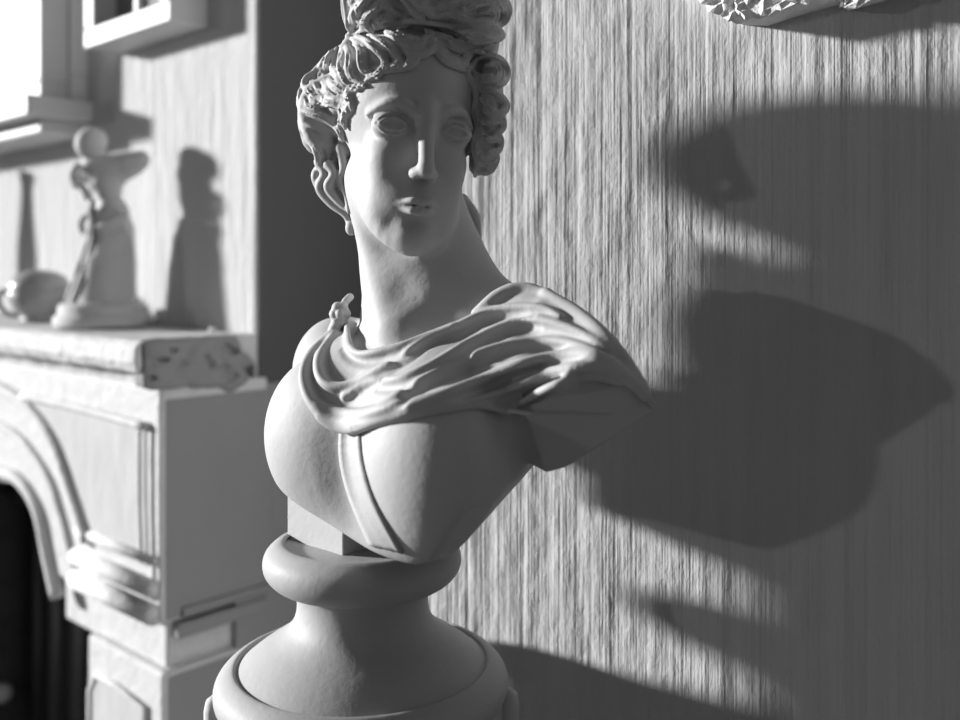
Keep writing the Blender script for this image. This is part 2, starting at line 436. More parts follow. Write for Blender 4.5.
# ------------------------------------------------------------------ frames on the chimney breast
def profile_frame(mb, x0, x1, z0, z1, wd, y0, y1):
    mb.box((x0, y0, z0), (x1, y1, z0 + wd)); mb.box((x0, y0, z1 - wd), (x1, y1, z1))
    mb.box((x0, y0, z0 + wd), (x0 + wd, y1, z1 - wd)); mb.box((x1 - wd, y0, z0 + wd), (x1, y1, z1 - wd)); return mb
bx0, bx1, bz = -1.866, -1.538, Z(.444)
sbx = empty('shadow_box', ((bx0 + bx1) / 2, YC, bz), 'white fronted deep box frame hanging high on the plaster chimney wall', 'picture frame')
profile_frame(MB(), bx0, bx1, bz, bz + .40, .012, .898, YC).obj('case', M_SHADOWBOX, sbx, bevel=.002)
profile_frame(MB(), bx0, bx1, bz, bz + .40, .038, .890, .9005).obj('front_frame', M_FRAME, sbx, bevel=.003, label='white front frame')
MB().box((bx0 + .012, .952, bz + .012), (bx1 - .012, .962, bz + .388)).obj('backing', M_LINEN, sbx, label='streaky grey backing')
MB().box((-1.672, .893, bz + .036), (-1.658, .903, bz + .364)).obj('glazing_bar', M_FRAME, sbx, bevel=.002)
cx1, cx0 = -2.015, -2.75
cz = Z(.285)
cab = empty('framed_picture', ((cx0 + cx1) / 2, YC, cz), 'large pale picture in a thick stepped frame above a projecting ledge', 'picture frame')
fr = profile_frame(MB(), cx0, cx1, Z(.358), Z(.358) + .71, .040, .868, .93); fr.obj('frame', M_FRAME, cab, bevel=.004)
profile_frame(MB(), cx0 - .012, cx1 + .012, Z(.358), Z(.358) + .722, .06, .925, YC).obj('outer_frame', M_FRAME, cab, bevel=.004)
MB().box((cx0 + .03, .876, Z(.388)), (cx1 - .03, .886, Z(.358) + .68)).obj('picture', M_PALE, cab, label='pale almost blank picture')
MB().box((cx0 - .03, .823, Z(.315)), (cx1 + .042, YC, Z(.360))).obj('ledge', M_FRAME, cab, bevel=.005)
MB().box((cx0 - .03, .86, Z(.285)), (cx1 + .020, YC, Z(.316))).obj('ledge_moulding', M_FRAME, cab, bevel=.006)
# ------------------------------------------------------------------ things on the mantelshelf
def onS(u, v): t = .110 * F / (v - HY); return P(u, v, t)
c = onS(101, 327.5); c[1] = .865; c[0] = ray(101)[0] * (.865 / ray(101)[1])
c[2] = ZS + .0025
sc = .865 / ray(101)[1] / F                             # metres per pixel there
st = empty('draped_statuette', c, 'small plaster statuette of a draped figure without forearms on a stepped base', 'statuette')
def Q(u, v, dep=0): return c + RT * ((u - 101) * sc) + UP * ((326 - v) * sc) - FW * dep
base = [(.000, 0), (.090, 0), (.092, .010), (.090, .020), (.082, .024), (.082, .034), (.079, .043), (.060, .046), (0.001, .046)]
V = MB(); V.lathe(base, c, 48)
V.v = [(c[0] + (x - c[0]) * 1.0, c[1] + (y - c[1]) * .92, z) for x, y, z in V.v]
V.obj('base', M_STAT, st, smooth=True)
class LV(Vol): pass
def stat_local(u, v, dep=0): return np.array([(u - 101) * sc, (326 - v) * sc, dep])
sv = Vol((-.09, .03, -.075), (.10, .40, .075), .0022)
def sp(*a): return stat_local(*a)
sv.tube([sp(105, 303), sp(109, 262), sp(113, 230), sp(114, 214)], [.056, .049, .039, .028], .015)
sv.tube([sp(113, 213), sp(110, 200), sp(107, 182), sp(102, 167)], [.026, .021, .030, .024], .012)
sv.tube([sp(96, 170), sp(112, 168)], .026, .012)
sv.tube([sp(114, 172), sp(128, 165), sp(141, 159)], [.024, .025, .017], .012)
sv.ell(sp(133, 163), (.024, .017, .02), k=.01)
sv.tube([sp(93, 168), sp(82, 172), sp(77, 182)], [.020, .016, .013], .01)
sv.tube([sp(97, 162), sp(93, 152)], .014, .01)
sv.ell(sp(91, 144, .005), (.027, .030, .029), k=.006); sv.ell(sp(90, 139, -.012), (.028, .026, .026), k=.006)
for i in range(9):                                       # skirt folds
    x = 91 + i * 5.2
    pts = spline([sp(113 + (x - 112) * .55, 214, .024), sp(x + 2 * math.sin(i), 250, .041 - abs(i - 4) * .005), sp(x + 1 + 3 * math.cos(i * 2), 303, .043 - abs(i - 4) * .006)], 6)
    sv.tube(pts, .006, .006)
for j, vv in enumerate((222, 240, 262)):
    sv.tube(spline([sp(95, vv + 10, .012), sp(110, vv + 5, .040), sp(130, vv - 6, .026)], 6), .006, .008)
V_, F_ = sv.surf(1)
W_ = c + V_[:, 0:1] * RT + V_[:, 1:2] * UP - V_[:, 2:3] * FW
mesh('figure', W_, F_, M_STAT, st)
dv = Vol((-.105, .03, -.06), (.0, .33, .075), .0022)
pp = [(84, 168), (80, 178), (88, 188), (95, 200), (99, 214), (98, 230), (93, 248), (87, 266), (82, 282), (74, 301)]
pts = spline([sp(u, v, .028 + .003 * math.sin(i * 1.9)) for i, (u, v) in enumerate(pp)], 6)
dv.tube(pts, .0085 + .001 * np.sin(np.arange(len(pts)) * .9), .006)
pts = spline([sp(u + 6, v + 3, .036 - .003 * math.sin(i * 2.3)) for i, (u, v) in enumerate(pp[3:])], 6)
dv.tube(pts, .008, .004)
dv.tube(spline([sp(96, 212, .02), sp(86, 220, .016), sp(86, 230, .018), sp(95, 236, .024)], 6), .007, .004)
V_, F_ = dv.surf(1)
mesh('trailing_cloth', c + V_[:, 0:1] * RT + V_[:, 1:2] * UP - V_[:, 2:3] * FW, F_, M_STAT, st, label='rippling cloth falling down one side')
# lidded pot
c2 = P(40, 318, .868 / ray(40)[1]); c2[2] = ZS + .0025
s2 = .868 / ray(40)[1] / F
pot = empty('lidded_pot', c2, 'squat grey lidded pot with side handle beside the statuette', 'pot')
MB().lathe([(.001, 0), (.036, 0), (.038, .006), (.034, .010), (.050, .022), (.060, .042), (.063, .060), (.060, .066), (.050, .066), (.001, .060)], c2, 40).obj('bowl', M_POT, pot, smooth=True)
MB().lathe([(.001, .060), (.061, .064), (.062, .069), (.058, .082), (.047, .096), (.030, .104), (.012, .107), (.001, .108)], c2 + np.array([0, 0, .0]), 40).obj('lid', M_POT, pot, smooth=True)
hp = spline([c2 - RT * .058 + UP * .060, c2 - RT * .083 + UP * .060, c2 - RT * .086 + UP * .038, c2 - RT * .070 + UP * .016, c2 - RT * .046 + UP * .012], 6)
MB().tube(hp, .007, 10).obj('handle', M_FRAME, pot, smooth=True, label='pale loop handle')
# slender vase just beyond the picture's edge: its shadow shows on the wall
c3 = np.array([-2.47, .875, ZS])
tag(MB().lathe([(.001, 0), (.034, 0), (.034, .008), (.020, .02), (.026, .06), (.030, .12), (.027, .20), (.019, .28), (.016, .34), (.024, .375), (.022, .378), (.001, .37)], c3, 32).obj('slender_vase', M_POT, smooth=True),
    'slender tall vase at the far left end of the mantelshelf', 'vase')
for nm, u, v, r, lab in (('plaster_crumb', 139, 326, .012, 'white plaster crumb lying against the statuette base'), ('plaster_crumb', 213, 333, .0065, 'tiny pale plaster crumb near the right end of the shelf')):
    p = onS(u, max(v, 331)); p[1] = min(p[1], .95); p = ray(u) * (p[1] / ray(u)[1]); p = np.array([p[0], p[1], ZS])
    if nm == 'plaster_crumb' and r > .01: p = c + RT * .088 + np.array([.0, .0, 0]) + FW * .03
    bm = bmesh.new(); bmesh.ops.create_icosphere(bm, subdivisions=2, radius=r)
    vv = [np.array(x.co) * (1 + .25 * math.sin(9 * x.co.x / r + 5 * x.co.z / r)) * np.array([1, 1, .75]) for x in bm.verts]
    zmin = min(x[2] for x in vv)
    fcs = [tuple(q.index for q in fa.verts) for fa in bm.faces]; bm.free()
    tag(mesh(nm, [x + p - np.array([0, 0, zmin]) for x in vv], fcs, M_WHITE), lab, 'plaster fragment')
# ------------------------------------------------------------------ broken relief on the right wall
rl = empty('broken_relief', onW(790, -80), 'rough broken plaster relief hanging at the top of the streaked wall', 'relief')
TR = .034
def relief_piece(front, back, name, seed, lab=None):
    rg = random.Random(seed)
    n = len(front)
    fp = [onW(u, v, TR) for u, v in front]; bp = [onW(u, v, .0005) for u, v in back]
    cen = sum(fp) / n
    V = []; Fc = []
    rings = [bp, [.5 * (a + b) for a, b in zip(fp, bp)], fp]
    K = 9
    for k in range(1, K): rings.append([p + (cen - p) * k / K for p in fp])
    for ri, rg_ in enumerate(rings):
        for p in rg_:
            q = np.array(p)
            if ri >= 2: q = q + np.array([rg.uniform(-.002, .002), rg.uniform(-.005, .003), rg.uniform(-.003, .003)])
            V.append(q)
    for ri in range(len(rings) - 1):
        for i in range(n): Fc.append((ri*n+i, ri*n+(i+1) % n, (ri+1)*n+(i+1) % n, (ri+1)*n+i))
    V.append(cen + np.array([0, -.006, 0])); L = len(V) - 1; b0 = (len(rings)-1)*n
    for i in range(n): Fc.append((b0+i, b0+(i+1) % n, L))
    Fc.append(tuple(range(n-1, -1, -1)))
    return MB().add(V, Fc).obj(name, M_RELIEF, rl, label=lab)
def dense(p, k):
    p = [np.array(x, float) for x in p]; out = []
    for i in range(len(p)):
        a, b = p[i], p[(i+1) % len(p)]
        for j in range(k): out.append(tuple(a + (b - a) * j / k))
    return out
fr1 = [(690, -12), (700, 1), (710, 10), (722, 18), (738, 23), (766, 13), (805, 4), (832, -3), (870, -60), (840, -150), (720, -140), (680, -60)]
bk1 = [(697, -14), (706, -2), (716, 8), (728, 16), (744, 25), (768, 26), (809, 13), (840, 5), (878, -60), (846, -150), (727, -140), (688, -60)]
relief_piece(dense(fr1, 4), dense(bk1, 4), 'fragment', 5)
fr2 = [(838, -6), (840, 4), (846, 9), (884, -2), (960, -30), (960, -140), (880, -150), (850, -60)]
bk2 = [(841, -6), (843, 5), (849, 11), (890, 0), (966, -28), (966, -140), (884, -150), (853, -60)]
relief_piece(dense(fr2, 4), dense(bk2, 4), 'fragment', 9)
# ------------------------------------------------------------------ the bust
import os
VH = float(os.environ.get('VOX', '.0014'))
M_BUST = mat('bust_plaster', .45, .62, bump=[((150, 150, 150), 3, .0003), ((35, 35, 35), 3, .0006)], tone=[((12, 12, 12), 4, .10)], spec=.35)
M_SOCLE = mat('socle_plaster', .40, .6, bump=[((120, 120, 120), 3, .0003), ((20, 20, 20), 4, .0008)], tone=[((16, 16, 16), 4, .14)], spec=.35)
M_CAP = mat('pedestal_paint', .5, .7, bump=[((60, 60, 60), 3, .0008)])
sA = np.array([-FW @ np.array([0, 0, 0]), 0, 0])
sA = np.array([RT[0], 0, -FW[0]])                       # world +X in the bust frame: along the shoulders
nA = np.array([-RT[1], 0, FW[1]])                       # world -Y: where the chest faces
uA = np.array([0, 1.0, 0])
RTO = np.stack([sA, uA, nA], 1)
O = loc(425, 310, .030)
def T(a, b, c): return O + a * sA + b * uA + c * nA
HR = rotm(yaw=17, pitch=0, roll=5.5)
HC = loc(425, 127, .085) - HR @ np.array([0, 0, .066])
def hp(x, y, z): return HC + HR @ (np.array([x, y, z]) * .001)
B = Vol((-.270, -.300, -.170), (.200, .345, .245), VH)
mm = .001
def he(V, c, r, k=0, mode='add', R=None):
    V.ell(hp(*c), np.array(r) * mm, HR if R is None else HR @ R, k * mm, mode)
def ht(V, pts, r, k=0, mode='add', n=0):
    p = np.array([hp(*q) for q in pts]); r = np.array(r, float) * np.ones(len(p))
    if n:
        i = np.linspace(0, len(p) - 1, n * (len(p) - 1) + 1); r = np.interp(i, np.arange(len(p)), r); p = spline(p, n)
    V.tube(p, r * mm, k * mm, mode)
# --- torso
B.ell(T(-.004, -.170, -.005), (.130, .17, .100), RTO, .0); B.ell(T(-.035, -.150, -.035), (.105, .14, .090), RTO, .02)
B.ell(T(-.076, -.130, .060), (.080, .085, .060), RTO, .03)
B.ell(T(.072, -.132, .060), (.074, .085, .060), RTO, .03)
B.ell(T(-.130, -.072, .006), (.050, .060, .050), RTO, .02)
B.ell(T(-.095, -.085, -.050), (.055, .062, .060), RTO, .02)
B.ell(T(.112, -.082, -.006), (.055, .042, .038), RTO, .03)
B.tube([loc(432, 278, .0), T(.06, -.030, -.02), T(.15, -.066, -.012)], [.048, .038, .032], .03)
B.tube([loc(418, 285, .0), T(-.06, -.040, -.015), T(-.13, -.060, -.005)], [.048, .032, .030], .03)
B.tube([T(-.012, -.055, .060), T(-.08, -.046, .044), T(-.13, -.04, .02)], .010, .02)
B.tube([T(.012, -.055, .060), T(.08, -.050, .044), T(.14, -.05, .02)], .010, .02)
# groove of the breast bone
B.tube([T(-.004, -.07, .128), T(-.006, -.13, .136), T(.0, -.21, .120)], [.010, .013, .012], .03, 'cut')
B.tube(spline([loc(440, 225, -.030), loc(459, 262, -.012), loc(488, 300, .022), loc(530, 324, .070)], 6), np.linspace(.029, .029, 19), .022)
# left arm stump
tip, low = loc(648, 409, .172), loc(548, 473, .137)
top, arm = loc(594, 362, .172), loc(530, 415, .160)
def hull(V, pts, r, k):
    bm = bmesh.new(); [bm.verts.new(p) for p in pts]
    bmesh.ops.convex_hull(bm, input=bm.verts[:]); bm.normal_update()
    cen = sum(np.array(p) for p in pts) / len(pts); pl = []
    for fa in bm.faces:
        n = np.array(fa.normal); c0 = np.array(fa.verts[0].co)
        if np.dot(n, c0 - cen) < 0: n = -n
        pl.append((n.astype(np.float32), np.float32(np.dot(n, c0))))
    bm.free(); pts = np.array(pts)
    def f(X, Y, Zc):
        d = -1e3
        for n, q in pl: d = np.maximum(d, X * n[0] + Y * n[1] + Zc * n[2] - q)
        return d - r
    V.fn(pts.min(0) - .05, pts.max(0) + .05, f, k)
B.tube([loc(490, 318, .03), loc(548, 324, .095), loc(598, 356, .148), loc(630, 388, .168)], [.030, .024, .018, .010], .012)
hull(B, [tip, low, top, arm, loc(575, 372, .175), T(.05, -.05, -.03), T(.05, -.13, -.03), T(.13, -.062, -.035), loc(618, 378, .160)], .003, .012)
# --- neck
B.tube(spline([hp(-2, -50, -22), loc(419, 250, -.020), loc(430, 320, -.008)], 8), np.linspace(.050, .068, 17), .022)
B.tube(spline([hp(-42, -50, -22), loc(378, 270, .020), loc(390, 328, .062)], 6), [.012] * 13, .028)
B.tube(spline([hp(46, -62, -15), loc(442, 285, .036), loc(408, 334, .066)], 6), .012, .028)
# --- lower edge of the bust, hollow back
def low_cut(X, Y, Zc):
    x, y, z = X - O[0], Y - O[1], Zc - O[2]
    a = x * sA[0] + z * sA[2]
    bc = np.where(a < .060, -.231 + .62 * np.abs(.060 - a) ** 1.45, -.231 + 4.2 * np.abs(a - .060) ** 1.6)
    bc = np.where(a > .060, np.minimum(bc, -.166), bc)
    c_ = x * nA[0] + z * nA[2]
    bc = bc + np.clip(.045 - c_, 0, .15) * .55 * np.clip(a / .08, 0, 1)
    return (y - bc) / 1.25
B.fn(B.lo, B.lo + B.h * B.n, low_cut, .004, 'cut')
B.fn(B.lo, (B.lo + B.h * B.n) * np.array([1, 0, 1]) + np.array([0, -.07, 0]), lambda X, Y, Zc: ((X - O[0]) * nA[0] + (Zc - O[2]) * nA[2]) + .088 + 0 * Y, .012, 'cut')
# --- head
he(B, (0, 34, -24), (75, 86, 90), 4)
he(B, (2.5, -24, 6), (51.5, 92, 65), 14)
for s in (-1, 1):
    ht(B, [(39*s, -38, -2), (35*s, -70, 14), (22*s, -100, 44), (0, -107, 54)], [14.5, 15.5, 14.5, 13], 20, n=4)
    he(B, (27*s, -33, 43), (22, 24, 21), 16); he(B, (24*s, -68, 39), (20, 28, 22), 18)
he(B, (0, -105, 59), (17, 14, 15), 10)
he(B, (0, -71, 55), (25, 23, 20), 16)
for s in (-1, 1):
    he(B, (30*s, 0, 80), (20, 13, 12), 9, 'cut')
    ht(B, [(7*s, 8, 70), (22*s, 18, 68), (38*s, 19, 60), (52*s, 8, 44)], [2.6, 4.2, 4.2, 2.5], 11, n=4)
    he(B, (31*s, -2, 53), (19, 14, 15), 4)
# nose
ht(B, [(0, 18, 67), (0, -8, 75), (0, -38, 87)], [9.5, 7.5, 7.5], 8, n=4)
he(B, (0, -44, 86), (8.5, 7.5, 10), 5)
for s in (-1, 1):
    he(B, (8*s, -46.5, 78), (6.2, 5.6, 9.5), 5)
    he(B, (5.5*s, -53.5, 83), (3.2, 2.5, 5), 2, 'cut')
# mouth
for s in (-1, 1):
    ht(B, [(20*s, -76.5, 66), (8*s, -72.5, 78), (0, -73.5, 79.5)], [2.0, 3.6, 3.5], 2.5, n=4)
    ht(B, [(16*s, -79, 68), (7*s, -82, 76), (0, -82.5, 77.5)], [2.4, 4.4, 4.6], 2.5, n=4)
ht(B, [(0, -57, 84), (0, -66, 83.5)], [2.4, 3], 4, 'cut')
he(B, (0, -93.5, 80), (15, 4.8, 8), 7, 'cut')
def eye_arc(s, up, h, r, wd, dz, k=1.0):
    pts = []
    for q in np.linspace(-1, 1, 17):
        x = wd * q; y = -2 + up * h * (1 - abs(q) ** 2.4)
        zz = 53 + 15 * math.sqrt(max(.12, 1 - (x / 20) ** 2 - ((y + 2) / 15.5) ** 2)) + dz
        pts.append((31*s + s * x, y, zz))
    ht(B, pts, r, k)
for s in (-1, 1):
    eye_arc(s, 1, 10.5, 1.9, 17, .9, 1.0); eye_arc(s, -1, 9.2, 1.8, 16.5, .6, 1.0)
    eye_arc(s, 1, 5.6, 2.0, 13, 1.3); eye_arc(s, -1, 5.2, 1.9, 13, 1.2)
BODY = B
# ------------------------------------------------------------------ hair
H = Vol(HC - np.array([.125, .130, .135]), HC + np.array([.125, .175, .120]), VH)
he(H, (0, 44, -18), (77, 86, 78), 0)
he(H, (0, -6, -38), (58, 58, 46), 15)
def hl(u, v, w, r, k=0): H.ell(loc(u, v, w), np.array(r), None, k)
hl(327, 112, -.010, (.022, .034, .034), .008); hl(329, 150, -.012, (.016, .032, .024), .010)
hl(490, 100, .020, (.014, .050, .04), .008); hl(484, 150, .020, (.012, .024, .03), .008)
hl(384, -2, .050, (.036, .032, .045), .006); hl(464, 0, .050, (.038, .028, .045), .006); hl(425, 10, .055, (.03, .02, .04), .006)
hl(478, 42, .030, (.022, .016, .04), .010)
def bh(u, v, back):
    p = BODY.hit(u, v); return p + np.array([0, 0, -back])
for pts, r, back in (([(428, 46), (398, 48), (368, 62), (350, 82), (340, 104), (336, 124)], [.012, .016, .017, .016, .014, .010], .010), ([(436, 46), (462, 54), (480, 72), (484, 98), (482, 128), (478, 160)], [.012, .014, .015, .014, .012, .010], .008)):
    q = np.array([bh(u, v, back) for u, v in pts]); q[-2:, 2] = np.minimum(q[-2:, 2], q[-3, 2] - .01)
    q = spline(q, 5); H.tube(q, np.interp(np.linspace(0, 1, len(q)), np.linspace(0, 1, len(r)), r), .006)
HC0 = Vol(H.lo, H.lo + (H.n - 1) * H.h, VH); HC0.d = H.d.copy()
def hit2(u, v, off):
    t = np.linspace(.72, 1.12, 700); p = np.stack([(u - CX) / F * t, (HY - v) / F * t, 1 - t], -1)
    d = np.minimum(HC0.at(p), BODY.at(p)) - off
    j = np.nonzero(d < 0)[0]; return p[j[0] if len(j) else int(np.argmin(d))]
def lock(pts, r=.0055, off=.001, k=.0012, n=6, taper=True):
    q = np.array([hit2(u, v, off) for u, v in spline([np.array(p, float) for p in pts], n)])
    for _ in range(2): q[1:-1] = .25 * q[:-2] + .5 * q[1:-1] + .25 * q[2:]
    N = len(q); t = np.linspace(0, 1, N)
    R = r * (1 - .55 * np.abs(2 * t - 1) ** 3) if taper else r * np.ones(N)
    H.tube(q, R, k)
rg = random.Random(11)
def J(a): return rg.uniform(-a, a)
STROKES = [ # waves left of the parting
 [(356, 36), (364, 41), (374, 48), (384, 60), (380, 72), (366, 80)], [(372, 36), (384, 45), (394, 54), (398, 62), (388, 69), (374, 68)], [(386, 32), (396, 38), (409, 52), (414, 60), (404, 67), (390, 70)],
 [(400, 45), (411, 54), (424, 54), (433, 46), (433, 36), (426, 30)], [(404, 36), (414, 40), (424, 40), (431, 34)], [(398, 30), (406, 44), (416, 49), (428, 46)],
 [(352, 38), (360, 48), (361, 60), (364, 70), (378, 78)], [(346, 44), (350, 58), (348, 70), (353, 80), (364, 86)], [(340, 47), (335, 60), (334, 68), (338, 76), (350, 87), (362, 86)],
 [(330, 52), (321, 70), (326, 86), (336, 96), (350, 95)], [(336, 48), (328, 60), (326, 74), (332, 84), (344, 92)], [(344, 42), (342, 56), (341, 68), (345, 80), (356, 90)],
 [(322, 62), (313, 76), (316, 90), (326, 100), (340, 101)], [(314, 72), (305, 82), (309, 92), (318, 99), (330, 104)],
 [(356, 84), (347, 94), (350, 106), (344, 116), (345, 128)], [(350, 96), (342, 106), (342, 118), (339, 126)],
 # rim of the ear roll and the hanging locks
 [(308, 87), (302, 92), (302, 106), (312, 112), (326, 118), (338, 127), (343, 140)], [(303, 96), (308, 104), (318, 104), (322, 96), (314, 90)], [(319, 106), (330, 102), (340, 106), (344, 118)],
 [(301, 112), (302, 124), (305, 134), (314, 145), (319, 158), (318, 168)], [(341, 136), (340, 150), (336, 160), (334, 172)],
 # waves right of the parting
 [(434, 32), (445, 38), (452, 46), (462, 50), (474, 50), (488, 46)], [(436, 41), (443, 52), (454, 60), (463, 61), (472, 54)], [(438, 28), (456, 32), (470, 40), (486, 40), (500, 38)], [(440, 34), (456, 42), (470, 46), (484, 54)],
 [(434, 48), (444, 60), (458, 66), (468, 68), (476, 62)],
 [(467, 66), (470, 78), (478, 86), (490, 87), (503, 82), (507, 72), (501, 60), (487, 56), (474, 60)], [(478, 75), (487, 79), (497, 74), (496, 67), (486, 66)], [(473, 70), (480, 82), (492, 83), (501, 76), (500, 66)],
 [(478, 90), (490, 92), (500, 98), (505, 107), (498, 114), (488, 112), (484, 104)], [(480, 98), (490, 102), (495, 108)], [(476, 106), (480, 118), (490, 122), (500, 118), (502, 128), (494, 134)],
 [(480, 124), (482, 136), (490, 140), (499, 138), (498, 150), (488, 152)], [(478, 140), (478, 152), (486, 160), (496, 158), (490, 170), (479, 172)], [(472, 84), (477, 98), (475, 112), (479, 128), (475, 146), (478, 162), (475, 176)],
 [(482, 164), (488, 168), (484, 174)],
 # knot on the crown
 [(344, -18), (346, 0), (348, 18), (351, 32)], [(352, 30), (355, 12), (364, 0), (376, -10)], [(362, 30), (366, 16), (378, 6), (384, -8), (378, -22)], [(375, 28), (378, 20), (388, 17), (396, 22)],
 [(378, -4), (386, 4), (393, 12), (405, 18)], [(392, -10), (405, 0), (416, 13), (424, 20)], [(398, -20), (410, -6), (420, 6), (428, 16)], [(412, -22), (420, -8), (428, 8), (432, 18)],
 [(350, 4), (358, -8), (370, -20)], [(384, 26), (398, 26), (412, 22)], [(358, 20), (368, 24), (372, 31)],
 [(431, 8), (444, 4), (458, 2), (472, -6)], [(434, 16), (446, 12), (458, 14), (470, 20)], [(440, -4), (456, -10), (476, -18)],
 [(452, 22), (462, 12), (474, 4), (490, 2), (502, 8), (504, 18), (494, 26), (476, 27)], [(458, 20), (472, 21), (488, 21), (496, 16), (490, 11), (479, 13)], [(466, 4), (480, -6), (496, -6), (506, 6), (506, 18), (498, 27)],
 [(436, 24), (452, 27), (466, 25), (478, 28), (492, 29), (502, 35), (496, 42)], [(446, 24), (458, 30), (474, 33), (490, 35)]]
for p in STROKES:
    lock(p, .0052 + J(.0008), .0028, .0012)
def groove(p, o, r, off, n=6):
    q = spline([np.array(x, float) for x in p], n); tv = np.gradient(q, axis=0); nv = np.stack([-tv[:, 1], tv[:, 0]], 1) / (np.linalg.norm(tv, axis=1)[:, None] + 1e-6)
    runs = [[]]
    for u, v in q + nv * o:
        h_ = H.hit(u, v, off); b_ = BODY.hit(u, v)
        good = H.at(h_) < off + .0005 and (b_[2] < h_[2] - .005 or BODY.at(b_) > .001)
        if not good or (runs[-1] and np.linalg.norm(h_ - runs[-1][-1]) > .007): runs.append([])
        if good: runs[-1].append(h_)
    for g in runs:
        if len(g) < 6: continue
        g = np.array(g)
        for _ in range(2): g[1:-1] = .25 * g[:-2] + .5 * g[1:-1] + .25 * g[2:]
        H.tube(g, r * np.sin(np.linspace(.1, .9, len(g)) * math.pi) ** .5, .0006, 'cut')
for p in STROKES:
    groove(p, 5.6, .0024, .0006); groove(p, -5.6, .0024, .0006)
for p in STROKES:
    groove(p, 1.7, .0012, .0001); groove(p, -1.9, .0012, .0001)
lock([(348, 36), (362, 30), (385, 25), (410, 21), (432, 23), (450, 26)], .0032, .0035, taper=False)
for pts, w, r in (([(319, 162), (325, 174), (320, 188), (331, 203), (346, 215), (350, 228)], .006, .0056), ([(328, 164), (334, 174), (328, 187), (337, 200), (348, 210)], .012, .0052),
                  ([(340, 148), (344, 168), (340, 180), (347, 196), (349, 212)], .016, .0050), ([(334, 165), (338, 178), (334, 190), (343, 204)], .008, .0054), ([(322, 166), (316, 176), (322, 192), (334, 206)], -.002, .0055)):
    q = spline([loc(u, v, w + .002 * math.sin(j * 2)) for j, (u, v) in enumerate(pts)], 6); t = np.linspace(0, 1, len(q))
    H.tube(q, r * (1 - .5 * t ** 3), .0012)
H.tube(spline([loc(462, 200, -.055), loc(472, 214, -.055), loc(475, 226, -.055), loc(475, 240, -.055)], 5), .0075, .002)
H.ell(loc(351, 228, .010), (.006, .008, .006), None, .002)
# the back of the head: waves falling from the crown
for i in range(30):
    a = math.radians(100 + i * 340 / 30 * .99 - 175 + 165)
    pts = []
    for j in range(9):
        q = j / 8; el = math.radians(78 - 120 * q); a2 = a + .10 * math.sin(q * 9 + i)
        d = HR @ np.array([math.cos(el) * math.cos(a2), math.sin(el), math.cos(el) * math.sin(a2)])
        if (np.linalg.inv(HR) @ d)[2] > .25: break
        s_ = np.linspace(.02, .16, 140); c0 = hp(0, 30, -34); pp_ = c0 + s_[:, None] * d
        dd = HC0.at(pp_); jx = np.nonzero(dd > 0)[0]
        pts.append(pp_[jx[0] if len(jx) else -1])
    if len(pts) > 3: H.tube(spline(pts, 4), .0075, .0015)
# ------------------------------------------------------------------ drapery
i0 = np.maximum(0, ((np.array([-.250, -.200, -.150]) - B.lo) / VH).astype(int)); i1 = ((np.array([.198, .000, .243]) - B.lo) / VH).astype(int)
D = Vol(B.lo + i0 * VH, B.lo + i1 * VH, VH)
n_ = np.minimum(D.n, B.n - i0)
D.d[:n_[0], :n_[1], :n_[2]] = B.d[i0[0]:i0[0]+n_[0], i0[1]:i0[1]+n_[1], i0[2]:i0[2]+n_[2]] - .0052
CLOAK = [(334, 332), (344, 318), (348, 345), (358, 355), (380, 352), (404, 346), (430, 336), (460, 324), (480, 311), (500, 290), (524, 282), (552, 286), (582, 304), (608, 330), (634, 360), (652, 386), (668, 412),
         (653, 404), (637, 388), (611, 374), (583, 369), (562, 374), (545, 382), (522, 394), (505, 411), (478, 404), (430, 414), (380, 425), (356, 431), (336, 430), (318, 416), (305, 396), (300, 374), (309, 350), (322, 336)]
def cloak_mask(X, Y, Zc):
    t = 1 - Zc; U = X / t * F + CX + 0 * Y; Vv = HY - Y / t * F
    d2 = np.full(U.shape, 1e9, np.float32); ins = np.zeros(U.shape, bool)
    N = len(CLOAK)
    for i in range(N):
        (ax_, ay_), (bx_, by_) = CLOAK[i], CLOAK[(i + 1) % N]
        ex, ey = bx_ - ax_, by_ - ay_; px, py = U - ax_, Vv - ay_
        q = np.clip((px * ex + py * ey) / (ex * ex + ey * ey), 0, 1)
        d2 = np.minimum(d2, (px - q * ex) ** 2 + (py - q * ey) ** 2)
        if by_ != ay_: ins ^= ((ay_ > Vv) != (by_ > Vv)) & (U < (bx_ - ax_) * (Vv - ay_) / (by_ - ay_) + ax_)
    return np.sqrt(d2) * np.where(ins, -1, 1) * t / F
for k0 in range(0, D.n[2], 24):                         # in slices: keeps the arrays small
    sl = (slice(0, D.n[0]), slice(0, D.n[1]), slice(k0, min(k0 + 24, D.n[2])))
    D.d[sl] = np.maximum(D.d[sl], cloak_mask(*D.grid(sl)))
SHEET = Vol(D.lo, D.lo + VH, VH); SHEET.n = D.n; SHEET.ax = D.ax; SHEET.d = D.d.copy()
def fold(pts, r, off=.002, k=.006, n=6):
    q = []
    for u, v in spline([np.array(p, float) for p in pts], n):
        a_ = BODY.hit(u, v); b_ = SHEET.hit(u, v); p = a_ if a_[2] > b_[2] - .012 and SHEET.at(b_) > .001 else b_
        q.append(p + np.array([0, 0, off]))
    q = np.array(q)
    for _ in range(4): q[1:-1] = .25 * q[:-2] + .5 * q[1:-1] + .25 * q[2:]
    r = np.interp(np.linspace(0, 1, len(q)), np.linspace(0, 1, len(np.atleast_1d(r))), np.atleast_1d(r)) if hasattr(r, '__len__') else r * np.ones(len(q))
    D.tube(q, r, k); return q
